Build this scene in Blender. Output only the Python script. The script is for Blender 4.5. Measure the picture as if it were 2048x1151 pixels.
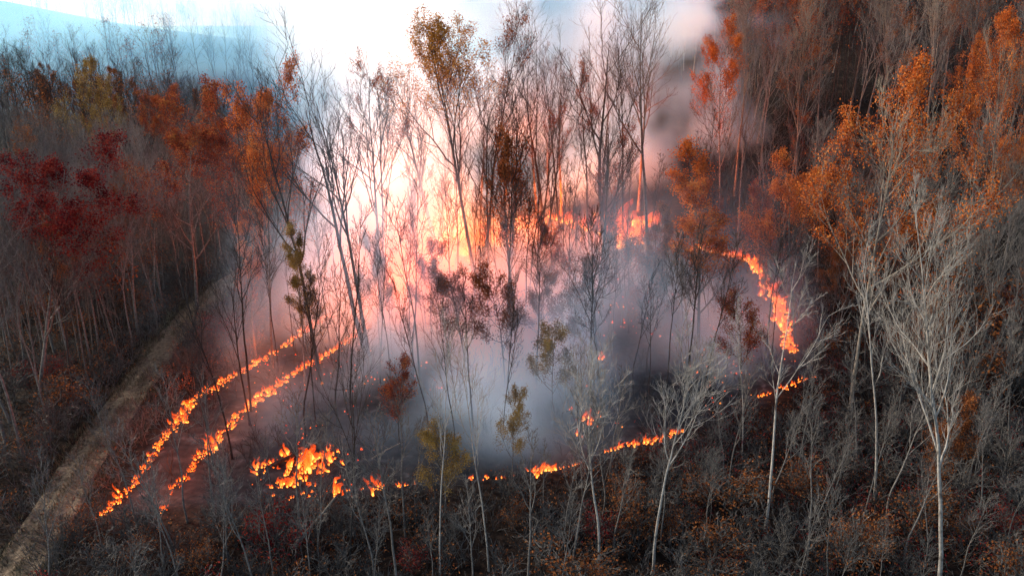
import bpy, math, random
import numpy as np
from mathutils import Vector, Matrix, Quaternion

for o in list(bpy.data.objects): bpy.data.objects.remove(o)
scene = bpy.context.scene
col = scene.collection
R = math.radians
rng = np.random.default_rng(7)
random.seed(7)

# ------------------------------------------------------------------ camera
CAM_Z, PITCH, HFOV = 30.0, 20.0, 65.0
cd = bpy.data.cameras.new('camera'); cam = bpy.data.objects.new('camera', cd); col.objects.link(cam)
cam.location = (0, 0, CAM_Z); cam.rotation_euler = (R(90 - PITCH), 0, 0)
cd.angle = R(HFOV); cd.clip_start = 0.5; cd.clip_end = 6000
scene.camera = cam

# ------------------------------------------------------------------ sky and sun
SUN_AZ, SUN_EL = -72.0, 27.0          # degrees right of +Y, above the horizon
world = bpy.data.worlds.new('World'); scene.world = world; world.use_nodes = True
wn = world.node_tree.nodes; wl = world.node_tree.links
wn.clear()
sky = wn.new('ShaderNodeTexSky'); sky.sky_type = 'NISHITA'; sky.sun_disc = False
sky.sun_elevation = R(SUN_EL); sky.sun_rotation = R(SUN_AZ % 360); sky.air_density = 1.0; sky.dust_density = 2.5
bg = wn.new('ShaderNodeBackground'); bg.inputs['Strength'].default_value = 0.15
wo = wn.new('ShaderNodeOutputWorld')
wl.new(sky.outputs[0], bg.inputs[0]); wl.new(bg.outputs[0], wo.inputs[0])
sd = bpy.data.lights.new('sun', 'SUN'); sun = bpy.data.objects.new('sun', sd); col.objects.link(sun)
sd.energy = 2.0; sd.angle = R(6.0); sd.color = (1.0, 0.95, 0.89)
sdir = Vector((math.sin(R(SUN_AZ)) * math.cos(R(SUN_EL)), math.cos(R(SUN_AZ)) * math.cos(R(SUN_EL)), math.sin(R(SUN_EL))))
sun.rotation_euler = (-sdir).to_track_quat('-Z', 'Y').to_euler(); sun.location = (-40, 150, 90)
vs = scene.view_settings
vs.view_transform = 'Standard'; vs.look = 'None'; vs.exposure = 1.3; vs.gamma = 1.0; vs.use_curve_mapping = False
cy = scene.cycles
cy.max_bounces = 12; cy.diffuse_bounces = 2; cy.glossy_bounces = 1; cy.transmission_bounces = 2; cy.volume_bounces = 10; cy.transparent_max_bounces = 12
cy.use_denoising = True; cy.denoiser = 'OPENIMAGEDENOISE'
cy.volume_step_rate = 2.0; cy.volume_max_steps = 128
cy.sample_clamp_indirect = 6.0
cy.caustics_reflective = False; cy.caustics_refractive = False

# ------------------------------------------------------------------ helpers
def tag(o, label=None, cat=None, group=None, kind=None):
    if label: o['label'] = label
    if cat: o['category'] = cat
    if group: o['group'] = group
    if kind: o['kind'] = kind
    return o

def mesh_np(name, V, F, mats, smooth=False, mat_idx=None):
    """V (n,3); F (m,k) with k = 3 or 4"""
    V = np.ascontiguousarray(V, np.float32); F = np.ascontiguousarray(F, np.int32)
    m = bpy.data.meshes.new(name); k = F.shape[1]
    m.vertices.add(len(V)); m.vertices.foreach_set('co', V.ravel())
    m.loops.add(F.size); m.loops.foreach_set('vertex_index', F.ravel())
    m.polygons.add(len(F)); m.polygons.foreach_set('loop_start', np.arange(0, F.size, k, dtype=np.int32))
    m.polygons.foreach_set('loop_total', np.full(len(F), k, np.int32))
    if mat_idx is not None: m.polygons.foreach_set('material_index', np.ascontiguousarray(mat_idx, np.int32))
    m.polygons.foreach_set('use_smooth', np.full(len(F), smooth, bool))
    for mt in (mats if isinstance(mats, (list, tuple)) else [mats]): m.materials.append(mt)
    m.update(calc_edges=True)
    return m

def add_obj(name, mesh, parent=None):
    o = bpy.data.objects.new(name, mesh); col.objects.link(o)
    if parent is not None: o.parent = parent
    return o

def empty(name, loc=(0, 0, 0)):
    o = bpy.data.objects.new(name, None); col.objects.link(o); o.location = loc; o.empty_display_size = 0.5
    return o

def sstep(a, b, x):
    t = np.clip((np.asarray(x, float) - a) / (b - a), 0, 1); return t * t * (3 - 2 * t)

_lat = {}
def vnoise(p, scale, seed=0):
    """value noise at points p (n,2 or n,3), in -1..1"""
    q = np.asarray(p, float) / scale
    d = q.shape[-1]
    key = (d, seed)
    if key not in _lat: _lat[key] = np.random.default_rng(1000 + seed).uniform(-1, 1, (64,) * d).astype(np.float32)
    L = _lat[key]
    i = np.floor(q).astype(int); f = q - i; f = f * f * (3 - 2 * f)
    out = 0
    for c in range(2 ** d):
        w = 1.0; idx = []
        for a in range(d):
            b = (c >> a) & 1
            idx.append((i[..., a] + b) & 63); w = w * (f[..., a] if b else 1 - f[..., a])
        out = out + w * L[tuple(idx)]
    return out
def fbm(p, scale, octaves=4, seed=0, gain=0.5):
    a, s, tot = 1.0, 0.0, 0.0
    for k in range(octaves):
        s = s + a * vnoise(p, scale / 2 ** k, seed + k); tot += a; a *= gain
    return s / tot

# ------------------------------------------------------------------ terrain
def height(x, y):
    x = np.asarray(x, float); y = np.asarray(y, float)
    d = 0.75 * (x - 22) + 0.66 * (y - 85)
    hr = 0.36 * 9 * np.logaddexp(0, d / 9) * sstep(-5, 38, x + 0.12 * (y - 90))
    hr = 52 * np.tanh(hr / 52)
    valley = -15 * sstep(115, 185, y) * sstep(-85, -35, x) * (1 - sstep(0, 50, x))
    lhill = 3 * sstep(120, 190, y) * (1 - sstep(-95, -60, x))
    ridge = np.interp(x, [-330, -250, -188, -100, -40, 40], [34, 27, 15, 2, -3, -3]) * np.exp(-((y - 390) / 70) ** 2)
    far = -110 * sstep(450, 1500, y)
    p = np.stack([x, y], -1)
    n = 0.35 * fbm(p, 14, 3, 3) + 1.2 * fbm(p, 60, 2, 9) * sstep(70, 140, np.abs(x) + 0.5 * y)
    trackflat = 1 - np.exp(-((x - track_x(y)) / 3.0) ** 2)
    return hr + valley + lhill + ridge + far + n * (0.25 + 0.75 * trackflat)
def track_x(y):
    return np.interp(y, [20, 36, 45, 54, 67, 77, 84, 100, 140], [-26.2, -27.3, -28.9, -29.9, -31.6, -32.2, -31.4, -28.5, -20])
def hz(x, y): return float(height(np.array([x]), np.array([y]))[0])

F_PX = 1024 / math.tan(R(HFOV / 2))
def ray(px, py):
    u = (px - 1024) / F_PX; v = (575.5 - py) / F_PX; c, s = math.cos(R(PITCH)), math.sin(R(PITCH))
    return np.array([u, c + v * s, -s + v * c])
def ground_at(px, py):
    """where the line of sight meets the terrain"""
    r = ray(px, py); t = np.arange(15, 420, 0.25)
    P = r[None] * t[:, None] + np.array([0, 0, CAM_Z])
    below = P[:, 2] < height(P[:, 0], P[:, 1])
    k = int(np.argmax(below)) if below.any() else len(t) - 1
    x, y = P[k, 0], P[k, 1]
    return np.array([x, y, hz(x, y)])
def project(P):
    P = np.atleast_2d(P); c, s = math.cos(R(PITCH)), math.sin(R(PITCH))
    d = P - np.array([0, 0, CAM_Z])
    zf = d[:, 1] * c - d[:, 2] * s; up = d[:, 1] * s + d[:, 2] * c
    return np.stack([1024 + F_PX * d[:, 0] / zf, 575.5 - F_PX * up / zf], -1)

# ------------------------------------------------------------------ materials
def new_mat(name):
    m = bpy.data.materials.new(name); m.use_nodes = True
    nt = m.node_tree; nt.nodes.clear()
    out = nt.nodes.new('ShaderNodeOutputMaterial')
    return m, nt.nodes, nt.links, out
def ramp(nodes, stops):
    r = nodes.new('ShaderNodeValToRGB'); e = r.color_ramp.elements
    while len(e) < len(stops): e.new(0.5)
    for k, (p, c) in enumerate(stops): e[k].position = p; e[k].color = (*c, 1)
    return r
def noise(nodes, links, scale, detail=4, coord='Object', vec=None):
    n = nodes.new('ShaderNodeTexNoise'); n.inputs['Scale'].default_value = scale; n.inputs['Detail'].default_value = detail
    if coord == 'Position':
        g = nodes.new('ShaderNodeNewGeometry'); links.new(g.outputs['Position'], n.inputs['Vector'])
    else:
        g = nodes.new('ShaderNodeTexCoord'); links.new(g.outputs[coord], n.inputs['Vector'])
    return n
def bark(name, lo, hi, blot=None):
    m, N, L, out = new_mat(name)
    b = N.new('ShaderNodeBsdfPrincipled'); b.inputs['Roughness'].default_value = 0.9; b.inputs['Specular IOR Level'].default_value = 0.15
    n = noise(N, L, 5.0, 5)
    r = ramp(N, [(0.3, lo), (0.7, hi)]); L.new(n.outputs['Fac'], r.inputs[0])
    c = r.outputs[0]
    if blot:
        n2 = noise(N, L, 1.3, 3); r2 = ramp(N, [(0.55, (0, 0, 0)), (0.66, (1, 1, 1))]); L.new(n2.outputs['Fac'], r2.inputs[0])
        mx = N.new('ShaderNodeMix'); mx.data_type = 'RGBA'; L.new(r2.outputs[0], mx.inputs['Factor']); L.new(c, mx.inputs['A']); mx.inputs['B'].default_value = (*blot, 1)
        c = mx.outputs['Result']
    oi = N.new('ShaderNodeObjectInfo'); mr = N.new('ShaderNodeMapRange'); mr.inputs['To Min'].default_value = 0.75; mr.inputs['To Max'].default_value = 1.2
    L.new(oi.outputs['Random'], mr.inputs['Value'])
    mul = N.new('ShaderNodeMix'); mul.data_type = 'RGBA'; mul.blend_type = 'MULTIPLY'; mul.inputs['Factor'].default_value = 1
    L.new(c, mul.inputs['A']); L.new(mr.outputs[0], mul.inputs['B']); L.new(mul.outputs['Result'], b.inputs['Base Color'])
    bp = N.new('ShaderNodeBump'); bp.inputs['Strength'].default_value = 0.5; bp.inputs['Distance'].default_value = 0.03
    L.new(n.outputs['Fac'], bp.inputs['Height']); L.new(bp.outputs[0], b.inputs['Normal'])
    L.new(b.outputs[0], out.inputs[0]); return m
def leafmat(name, stops):
    m, N, L, out = new_mat(name)
    g = N.new('ShaderNodeNewGeometry'); r = ramp(N, stops)
    n = noise(N, L, 0.9, 4, 'Position')
    ad = N.new('ShaderNodeMath'); ad.operation = 'MULTIPLY_ADD'; ad.inputs[1].default_value = 0.85
    sb = N.new('ShaderNodeMath'); sb.operation = 'MULTIPLY_ADD'; sb.inputs[1].default_value = 2.4; sb.inputs[2].default_value = -1.12
    L.new(n.outputs['Fac'], sb.inputs[0]); L.new(g.outputs['Random Per Island'], ad.inputs[0]); L.new(sb.outputs[0], ad.inputs[2])
    L.new(ad.outputs[0], r.inputs[0])
    d = N.new('ShaderNodeBsdfDiffuse'); t = N.new('ShaderNodeBsdfTranslucent'); mx = N.new('ShaderNodeMixShader'); mx.inputs[0].default_value = 0.3
    L.new(r.outputs[0], d.inputs[0]); L.new(r.outputs[0], t.inputs[0]); L.new(d.outputs[0], mx.inputs[1]); L.new(t.outputs[0], mx.inputs[2])
    L.new(mx.outputs[0], out.inputs[0]); return m

M = {}
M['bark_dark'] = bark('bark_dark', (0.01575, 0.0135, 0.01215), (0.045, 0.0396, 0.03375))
M['bark_grey'] = bark('bark_grey', (0.05589, 0.04993, 0.04322), (0.1713, 0.1542, 0.1326))
M['bark_tan'] = bark('bark_tan', (0.0966, 0.07935, 0.05865), (0.2484, 0.207, 0.1552))
M['bark_pale'] = bark('bark_pale', (0.18, 0.162, 0.135), (0.378, 0.3465, 0.297), (0.099, 0.0855, 0.072))
M['twig'] = bark('twig_grey_brown', (0.03167, 0.02745, 0.02323), (0.1056, 0.09397, 0.08024))
M['leaf_orange'] = leafmat('leaf_orange', [(0.0, (0.1217, 0.02917, 0.01179)), (0.4, (0.337, 0.07292, 0.01516)), (0.75, (0.4867, 0.1305, 0.02527)), (1.0, (0.5148, 0.1996, 0.05054))])
M['leaf_brown'] = leafmat('leaf_brown', [(0.0, (0.045, 0.018, 0.010)), (0.5, (0.165, 0.05, 0.017)), (1.0, (0.27, 0.105, 0.034))])
M['leaf_fallen'] = leafmat('leaf_fallen', [(0.0, (0.008797, 0.006075, 0.005054)), (0.5, (0.03004, 0.01846, 0.0137)), (0.85, (0.05589, 0.03547, 0.02527)), (1.0, (0.09623, 0.06902, 0.0486))])
M['leaf_crimson'] = leafmat('leaf_crimson', [(0.0, (0.036, 0.00576, 0.00864)), (0.5, (0.1224, 0.01152, 0.01152)), (1.0, (0.216, 0.036, 0.0216))])
M['leaf_russet'] = leafmat('leaf_russet', [(0.0, (0.07452, 0.01822, 0.01159)), (0.45, (0.207, 0.0414, 0.01822)), (0.8, (0.2981, 0.07866, 0.02898)), (1.0, (0.3478, 0.149, 0.0414))])
M['leaf_ochre'] = leafmat('leaf_ochre', [(0.0, (0.072, 0.0432, 0.01296)), (0.5, (0.1872, 0.1152, 0.0288)), (1.0, (0.3168, 0.216, 0.0648))])
M['leaf_gold'] = leafmat('leaf_gold', [(0.0, (0.1217, 0.05148, 0.01123)), (0.5, (0.3557, 0.1498, 0.02808)), (1.0, (0.4867, 0.2527, 0.05616))])

# ground: leaf litter with bare soil; charred black inside the burnt ground
m, N, L, out = new_mat('leaf_litter'); M['ground'] = m
b = N.new('ShaderNodeBsdfPrincipled'); b.inputs['Roughness'].default_value = 0.95; b.inputs['Specular IOR Level'].default_value = 0.1
n1 = noise(N, L, 2.2, 8, 'Position'); r1 = ramp(N, [(0.3, (0.004082, 0.002759, 0.00223)), (0.5, (0.0121, 0.007861, 0.005746)), (0.62, (0.02502, 0.01576, 0.011)), (0.78, (0.04404, 0.03081, 0.02155))]); L.new(n1.outputs['Fac'], r1.inputs[0])
n2 = noise(N, L, 0.16, 4, 'Position'); r2 = ramp(N, [(0.35, (0.75, 0.62, 0.52)), (0.65, (1.15, 1.05, 0.95))]); L.new(n2.outputs['Fac'], r2.inputs[0])
mx = N.new('ShaderNodeMix'); mx.data_type = 'RGBA'; mx.blend_type = 'MULTIPLY'; mx.inputs['Factor'].default_value = 1; L.new(r1.outputs[0], mx.inputs['A']); L.new(r2.outputs[0], mx.inputs['B'])
at = N.new('ShaderNodeAttribute'); at.attribute_name = 'burnt'
n3 = noise(N, L, 1.2, 6, 'Position'); r3 = ramp(N, [(0.3, (0.010, 0.010, 0.011)), (0.6, (0.028, 0.026, 0.026)), (0.8, (0.085, 0.083, 0.085))]); L.new(n3.outputs['Fac'], r3.inputs[0])
mb = N.new('ShaderNodeMix'); mb.data_type = 'RGBA'; L.new(at.outputs['Fac'], mb.inputs['Factor']); L.new(mx.outputs['Result'], mb.inputs['A']); L.new(r3.outputs[0], mb.inputs['B'])
L.new(mb.outputs['Result'], b.inputs['Base Color'])
bp = N.new('ShaderNodeBump'); bp.inputs['Strength'].default_value = 0.9; bp.inputs['Distance'].default_value = 0.12; L.new(n1.outputs['Fac'], bp.inputs['Height']); L.new(bp.outputs[0], b.inputs['Normal'])
L.new(b.outputs[0], out.inputs[0])

# dirt track
m, N, L, out = new_mat('track_dirt'); M['track'] = m
b = N.new('ShaderNodeBsdfPrincipled'); b.inputs['Roughness'].default_value = 0.95; b.inputs['Specular IOR Level'].default_value = 0.1
n1 = noise(N, L, 4.5, 10, 'Position'); r1 = ramp(N, [(0.3, (0.0498, 0.03405, 0.02075)), (0.55, (0.1162, 0.08214, 0.05187)), (0.8, (0.2103, 0.1553, 0.102))]); L.new(n1.outputs['Fac'], r1.inputs[0])
at = N.new('ShaderNodeAttribute'); at.attribute_name = 'verge'
n4 = noise(N, L, 1.1, 5, 'Position'); ma = N.new('ShaderNodeMath'); ma.operation = 'ADD'; L.new(at.outputs['Fac'], ma.inputs[0]); L.new(n4.outputs['Fac'], ma.inputs[1])
r4 = ramp(N, [(0.85, (0, 0, 0)), (1.0, (1, 1, 1))]); mh = N.new('ShaderNodeMath'); mh.operation = 'MULTIPLY'; mh.inputs[1].default_value = 0.8; L.new(ma.outputs[0], mh.inputs[0]); L.new(mh.outputs[0], r4.inputs[0])
mx = N.new('ShaderNodeMix'); mx.data_type = 'RGBA'; L.new(r4.outputs[0], mx.inputs['Factor']); L.new(r1.outputs[0], mx.inputs['A']); mx.inputs['B'].default_value = (0.075, 0.052, 0.036, 1)
L.new(mx.outputs['Result'], b.inputs['Base Color'])
bp = N.new('ShaderNodeBump'); bp.inputs['Strength'].default_value = 0.9; bp.inputs['Distance'].default_value = 0.08; L.new(n1.outputs['Fac'], bp.inputs['Height']); L.new(bp.outputs[0], b.inputs['Normal'])
L.new(b.outputs[0], out.inputs[0])

# ------------------------------------------------------------------ fire outline (ground plan, metres)
LINES = {
 'track': [(-25.2, 41.4), (-24.7, 45.1), (-24.9, 50.5), (-25.0, 56.5), (-21.5, 65.0), (-18.5, 73.8), (-13.8, 80.5)],
 'inner': [(-21.8, 42.1), (-21.9, 45.4), (-21.1, 49.8), (-20.4, 54.5), (-18.8, 60.0), (-16.6, 65.0), (-13.8, 71.9), (-12.4, 77)],
 'front': [(-18.6, 42.6), (-15.8, 43.7), (-9.5, 44.5), (-7.0, 44.8), (-1.8, 45.4), (1.4, 46.1), (4.3, 47.2), (7.3, 49.4), (11.4, 51.0), (12.5, 51.9)],
 'right': [(16.5, 54.5), (18.8, 56.5), (22.1, 58.2), (25.0, 59.8)],
 'back_right': [(24.6, 64.5), (25.6, 70), (26.7, 75.8), (26.5, 84.1), (22.3, 90.3)],
 'back': [(15.5, 95.5), (13.2, 98.4), (10.4, 103.0), (7.0, 107.9)],
 'middle': [(-4.0, 99.5), (-5.9, 97.3), (-9.5, 88.5), (-10.6, 82.3)],
}
BURN = np.array([(-25, 41.8), (-18.6, 42.4), (-9, 44.3), (-2, 45.3), (4.3, 47), (12.5, 51.5), (16.5, 54.3), (25.2, 59.6), (26, 70), (27, 78), (26, 86), (15, 97), (7, 110), (-6, 112), (-16, 100), (-14, 82), (-19, 73), (-22, 65), (-25.5, 56)])
def inside_burn(x, y):
    """signed distance, positive inside"""
    p = np.stack([np.asarray(x, float), np.asarray(y, float)], -1)
    ins = np.zeros(p.shape[:-1], bool); dist = np.full(p.shape[:-1], 1e9)
    n = len(BURN)
    for i in range(n):
        a, c = BURN[i], BURN[(i + 1) % n]
        cond = (a[1] > p[..., 1]) != (c[1] > p[..., 1])
        xi = (c[0] - a[0]) * (p[..., 1] - a[1]) / (c[1] - a[1] + 1e-12) + a[0]
        ins ^= cond & (p[..., 0] < xi)
        ab = c - a; t = np.clip(((p - a) @ ab) / (ab @ ab), 0, 1)
        dist = np.minimum(dist, np.linalg.norm(p - a - t[..., None] * ab, axis=-1))
    return np.where(ins, dist, -dist)

# ------------------------------------------------------------------ ground sheet
def axis(parts):
    out = []
    for a, b_, s in parts: out += list(np.arange(a, b_, s))
    return np.array(out + [parts[-1][1]], float)
xs = axis([(-3000, -400, 200), (-400, -120, 10), (-120, -45, 2), (-45, 45, 0.6), (45, 130, 2), (130, 400, 10), (400, 3000, 200)])
ys = axis([(-200, 15, 20), (15, 110, 0.6), (110, 200, 2), (200, 520, 8), (520, 1000, 40), (1000, 4000, 250)])
GX, GY = np.meshgrid(xs, ys)
GZ = height(GX, GY)
near = (np.abs(GX) < 60) & (GY > 15) & (GY < 120)
GZ += np.where(near, 0.10 * fbm(np.stack([GX, GY], -1), 2.4, 3, 40), 0) * (1 - np.exp(-((GX - track_x(GY)) / 2.6) ** 2))
nx, ny = len(xs), len(ys)
idx = np.arange(nx * ny).reshape(ny, nx)
F = np.stack([idx[:-1, :-1], idx[:-1, 1:], idx[1:, 1:], idx[1:, :-1]], -1).reshape(-1, 4)
gm = mesh_np('ground', np.stack([GX, GY, GZ], -1).reshape(-1, 3), F, M['ground'], True)
sdist = inside_burn(GX.ravel(), GY.ravel()) + 1.2 * fbm(np.stack([GX.ravel(), GY.ravel()], -1), 5, 3, 77)
a = gm.attributes.new('burnt', 'FLOAT', 'POINT'); a.data.foreach_set('value', sstep(-0.3, 0.8, sdist).astype(np.float32))
ground = tag(add_obj('ground', gm), kind='structure')
ground['label'] = 'woodland floor of brown leaf litter, charred black where the fire has passed'

# dirt track
ty = np.arange(18, 98, 0.6); tw = np.linspace(-1.7, 1.7, 21)
TY, TW = np.meshgrid(ty, tw, indexing='ij')
wob = 0.6 * fbm(np.stack([TY, TW * 0 + 3], -1), 6, 3, 21)
TX = track_x(TY) + TW * (1 + 0.08 * wob) + wob
rut = -0.09 * (np.exp(-((TW - 0.8) / 0.3) ** 2) + np.exp(-((TW + 0.8) / 0.3) ** 2)) + 0.03 * fbm(np.stack([TX, TY], -1), 1.2, 3, 23)
TZ = height(TX, TY) + 0.10 + rut - 0.16 * sstep(1.1, 1.7, np.abs(TW))
i2 = np.arange(TX.size).reshape(TX.shape)
F = np.stack([i2[:-1, :-1], i2[:-1, 1:], i2[1:, 1:], i2[1:, :-1]], -1).reshape(-1, 4)
tm = mesh_np('dirt_track', np.stack([TX, TY, TZ], -1).reshape(-1, 3), F, M['track'], True)
vg = 0.85 * sstep(0.9, 1.7, np.abs(TW)) + 0.6 * np.exp(-(TW / 0.35) ** 2)
a = tm.attributes.new('verge', 'FLOAT', 'POINT'); a.data.foreach_set('value', vg.ravel().astype(np.float32))
tr = tag(add_obj('dirt_track', tm), kind='structure'); tr['label'] = 'pale dirt track running up the left side of the fire'

# ------------------------------------------------------------------ tree growing
def unit(v): return v / (np.linalg.norm(v, axis=-1, keepdims=True) + 1e-12)
def grow(start, d, length, r0, n, wob, trop, g, taper=0.25):
    """B branches at once: points (B, n+1, 3), radii (B, n+1)"""
    B = len(start); pts = [start]; d = unit(d); p = start
    for k in range(n):
        d = unit(d + g.normal(0, wob, (B, 3)) + np.array([0, 0, trop]))
        p = p + d * (length / n)[:, None]; pts.append(p)
    t = np.linspace(0, 1, n + 1)[None]
    return np.stack(pts, 1), r0[:, None] * (1 - (1 - taper) * t)
def tubes(pts, rad, sides):
    B, n, _ = pts.shape
    tg = np.empty_like(pts); tg[:, 1:-1] = pts[:, 2:] - pts[:, :-2]; tg[:, 0] = pts[:, 1] - pts[:, 0]; tg[:, -1] = pts[:, -1] - pts[:, -2]
    tg = unit(tg)
    ref = np.where(np.abs(tg[:, :1, 2:3]) > 0.8, np.array([1., 0, 0]), np.array([0, 0, 1.])) * np.ones((B, n, 1))
    u = unit(np.cross(tg, ref)); v = np.cross(tg, u)
    a = np.arange(sides) * 2 * math.pi / sides
    V = pts[:, :, None] + rad[:, :, None, None] * (u[:, :, None] * np.cos(a)[:, None] + v[:, :, None] * np.sin(a)[:, None])
    idx = np.arange(B * n * sides).reshape(B, n, sides); j = np.roll(np.arange(sides), -1)
    F = np.stack([idx[:, :-1], idx[:, :-1][..., j], idx[:, 1:][..., j], idx[:, 1:]], -1).reshape(-1, 4)
    return V.reshape(-1, 3), F
def spawn(pts, rad, length, M_, t0, t1, ang, g, ratio, rr, ang_jit=0.2, skew=0.55):
    B, n, _ = pts.shape
    t = t0 + (t1 - t0) * (np.arange(M_)[None] + g.uniform(0, 1, (B, M_))) / M_
    s = t * (n - 1); i = np.clip(s.astype(int), 0, n - 2); f = s - i; b = np.arange(B)[:, None]
    p = pts[b, i] * (1 - f[..., None]) + pts[b, i + 1] * f[..., None]
    d = unit(pts[b, i + 1] - pts[b, i]); r = rad[b, i] * (1 - f) + rad[b, i + 1] * f
    az = np.arange(M_)[None] * 2.399 + g.uniform(0, 6.28, (B, 1)) + g.normal(0, 0.4, (B, M_))
    ref = np.where(np.abs(d[..., 2:3]) > 0.9, np.array([1., 0, 0]), np.array([0, 0, 1.]))
    u = unit(np.cross(d, ref)); v = np.cross(d, u)
    th = ang + g.normal(0, ang_jit, (B, M_))
    nd = d * np.cos(th)[..., None] + (u * np.cos(az)[..., None] + v * np.sin(az)[..., None]) * np.sin(th)[..., None]
    L_ = length[:, None] * ratio * (1 - skew * (t - t0) / max(t1 - t0, 1e-6)) * g.uniform(0.7, 1.25, (B, M_))
    return p.reshape(-1, 3), nd.reshape(-1, 3), L_.ravel(), (r * rr).ravel()

MIN_R = 0.011
def make_tree(seed, H=20, r=0.2, limbs=10, t0=0.45, ang=0.65, lratio=0.42, trop=0.10, b2=7, b3=6, b4=4, wob=0.05, leaf=0.0, leaf_size=0.2, leaf_per=5, lean=0.03, skew=0.6, twig_r=0.009, stems=1, stem_spread=0.0, leaf_low=0.0):
    g = np.random.default_rng(seed)
    st = np.zeros((stems, 3)); st[:, :2] = g.normal(0, 0.12 * (stems > 1), (stems, 2))
    d0 = np.tile([0, 0, 1.0], (stems, 1)) + np.concatenate([g.normal(0, max(lean, stem_spread), (stems, 2)), np.zeros((stems, 1))], 1)
    l0 = H * g.uniform(0.85, 1.0, stems) if stems > 1 else np.array([float(H)])
    st[:, 2] = -0.25
    P0, R0 = grow(st, d0, l0, np.full(stems, r), 14, wob * 0.6, 0.03, g, 0.12)
    fl = np.linspace(0, 1, 15); R0 = R0 * (1 + 0.45 * np.exp(-fl / 0.035))[None]
    s, d, l, rr = spawn(P0, R0, l0, limbs, t0, 0.97, ang, g, lratio, 0.62, 0.15, skew)
    P1, R1 = grow(s, d, l, np.maximum(rr * 1.15, twig_r * 3.2), 8, wob * 1.6, trop, g, 0.22)
    s, d, l, rr = spawn(P1, R1, l, b2, 0.18, 1.0, 0.58, g, 0.55, 0.62)
    P2, R2 = grow(s, d, l, np.maximum(rr, twig_r * 2.0), 5, wob * 1.8, trop * 1.2, g, 0.35)
    s, d, l, rr = spawn(P2, R2, l, b3, 0.15, 1.0, 0.55, g, 0.58, 0.65)
    P3, R3 = grow(s, d, l, np.maximum(rr, twig_r * 1.25), 3, wob * 2.0, trop * 1.6, g, 0.5)
    tv, tf = tubes(P0, R0, 8); v1, f1 = tubes(P1, R1, 5)
    TV = np.concatenate([tv, v1]); TF = np.concatenate([tf, f1 + len(tv)])
    v2, f2 = tubes(P2, R2, 4); v3, f3 = tubes(P3, R3, 3)
    CV = [v2, v3]; CF = [f2, f3 + len(v2)]; n0 = len(v2) + len(v3)
    tips = P3
    if b4:
        s, d, l, rr = spawn(P3, R3, l, b4, 0.15, 1.0, 0.5, g, 0.6, 0.75)
        P4, R4 = grow(s, d, l, np.maximum(rr, twig_r * 0.8), 2, wob * 2.0, trop * 1.6, g, 0.6)
        v4, f4 = tubes(P4, R4, 3); CV.append(v4); CF.append(f4 + n0); tips = P4
    CV = np.concatenate(CV); CF = np.concatenate(CF)
    LV = LF = None
    if leaf > 0:
        # whole limbs and branches keep or lose their leaves, so the crown has gaps
        nb = len(tips); per1 = nb // len(P1); per2 = nb // len(P2)
        keep1 = g.uniform(0, 1, len(P1)) < (0.6 + 0.4 * leaf); keep2 = g.uniform(0, 1, len(P2)) < leaf
        bi = np.arange(nb); k = (keep2[bi // per2] | (g.uniform(0, 1, nb) < 0.35 * leaf)) & (g.uniform(0, 1, nb) < 0.85) & keep1[bi // per1] & (tips[:, -1, 2] > leaf_low * H)
        sel = tips[k]
        t = g.uniform(0, 1, (len(sel), leaf_per)); n = sel.shape[1] - 1
        s = t * n; i = np.clip(s.astype(int), 0, n - 1); f = s - i; bb = np.arange(len(sel))[:, None]
        c = sel[bb, i] * (1 - f[..., None]) + sel[bb, i + 1] * f[..., None]
        c = c.reshape(-1, 3) + g.normal(0, 0.22, (c.size // 3, 3))
        LV, LF = leaf_quads(c, leaf_size, g)
    return dict(H=float(P0[0, -1, 2] if stems == 1 else H), trunk=(TV, TF), crown=(CV, CF), leaves=(LV, LF), top=P0[0, -1])
def leaf_quads(c, size, g, flat=None):
    n = len(c)
    a = unit(g.normal(0, 1, (n, 3))); w = g.normal(0, 1, (n, 3)); 
    if flat is not None: a[:, 2] *= flat; w[:, 2] *= flat; a = unit(a)
    b_ = unit(np.cross(a, np.cross(w, a))); nn = np.cross(a, b_)
    s = (size * g.uniform(0.55, 1.25, n))[:, None]
    # a folded leaf: pointed quad bent along its midrib
    V = np.stack([c - a * s * 0.55, c + b_ * s * 0.33 + nn * s * 0.12, c + a * s * 0.55, c - b_ * s * 0.33 + nn * s * 0.12], 1).reshape(-1, 3)
    return V, np.arange(n * 4).reshape(-1, 4)

PROTO = {}
def proto(name, bark_, twig_, leaf_=None, **kw):
    t = make_tree(**kw)
    q = dict(H=t['H'], trunk=mesh_np(name + '_trunk', *t['trunk'], M[bark_], True), crown=mesh_np(name + '_crown', *t['crown'], M[twig_], False))
    if t['leaves'][0] is not None: q['leaves'] = mesh_np(name + '_leaves', *t['leaves'], M[leaf_ or 'leaf_orange'], False)
    PROTO[name] = q

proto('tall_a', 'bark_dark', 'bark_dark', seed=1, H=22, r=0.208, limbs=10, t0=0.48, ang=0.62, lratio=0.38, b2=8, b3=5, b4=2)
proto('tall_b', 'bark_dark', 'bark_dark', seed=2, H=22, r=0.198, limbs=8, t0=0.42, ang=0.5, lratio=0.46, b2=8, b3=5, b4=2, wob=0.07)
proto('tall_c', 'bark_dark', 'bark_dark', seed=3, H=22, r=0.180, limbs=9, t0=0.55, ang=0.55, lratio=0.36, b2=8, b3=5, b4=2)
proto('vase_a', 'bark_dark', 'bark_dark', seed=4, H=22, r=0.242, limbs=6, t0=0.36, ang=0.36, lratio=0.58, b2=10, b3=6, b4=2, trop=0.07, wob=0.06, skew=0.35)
proto('vase_b', 'bark_dark', 'bark_dark', seed=5, H=22, r=0.242, limbs=5, t0=0.42, ang=0.42, lratio=0.54, b2=10, b3=6, b4=2, trop=0.09, wob=0.07, skew=0.35)
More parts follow.
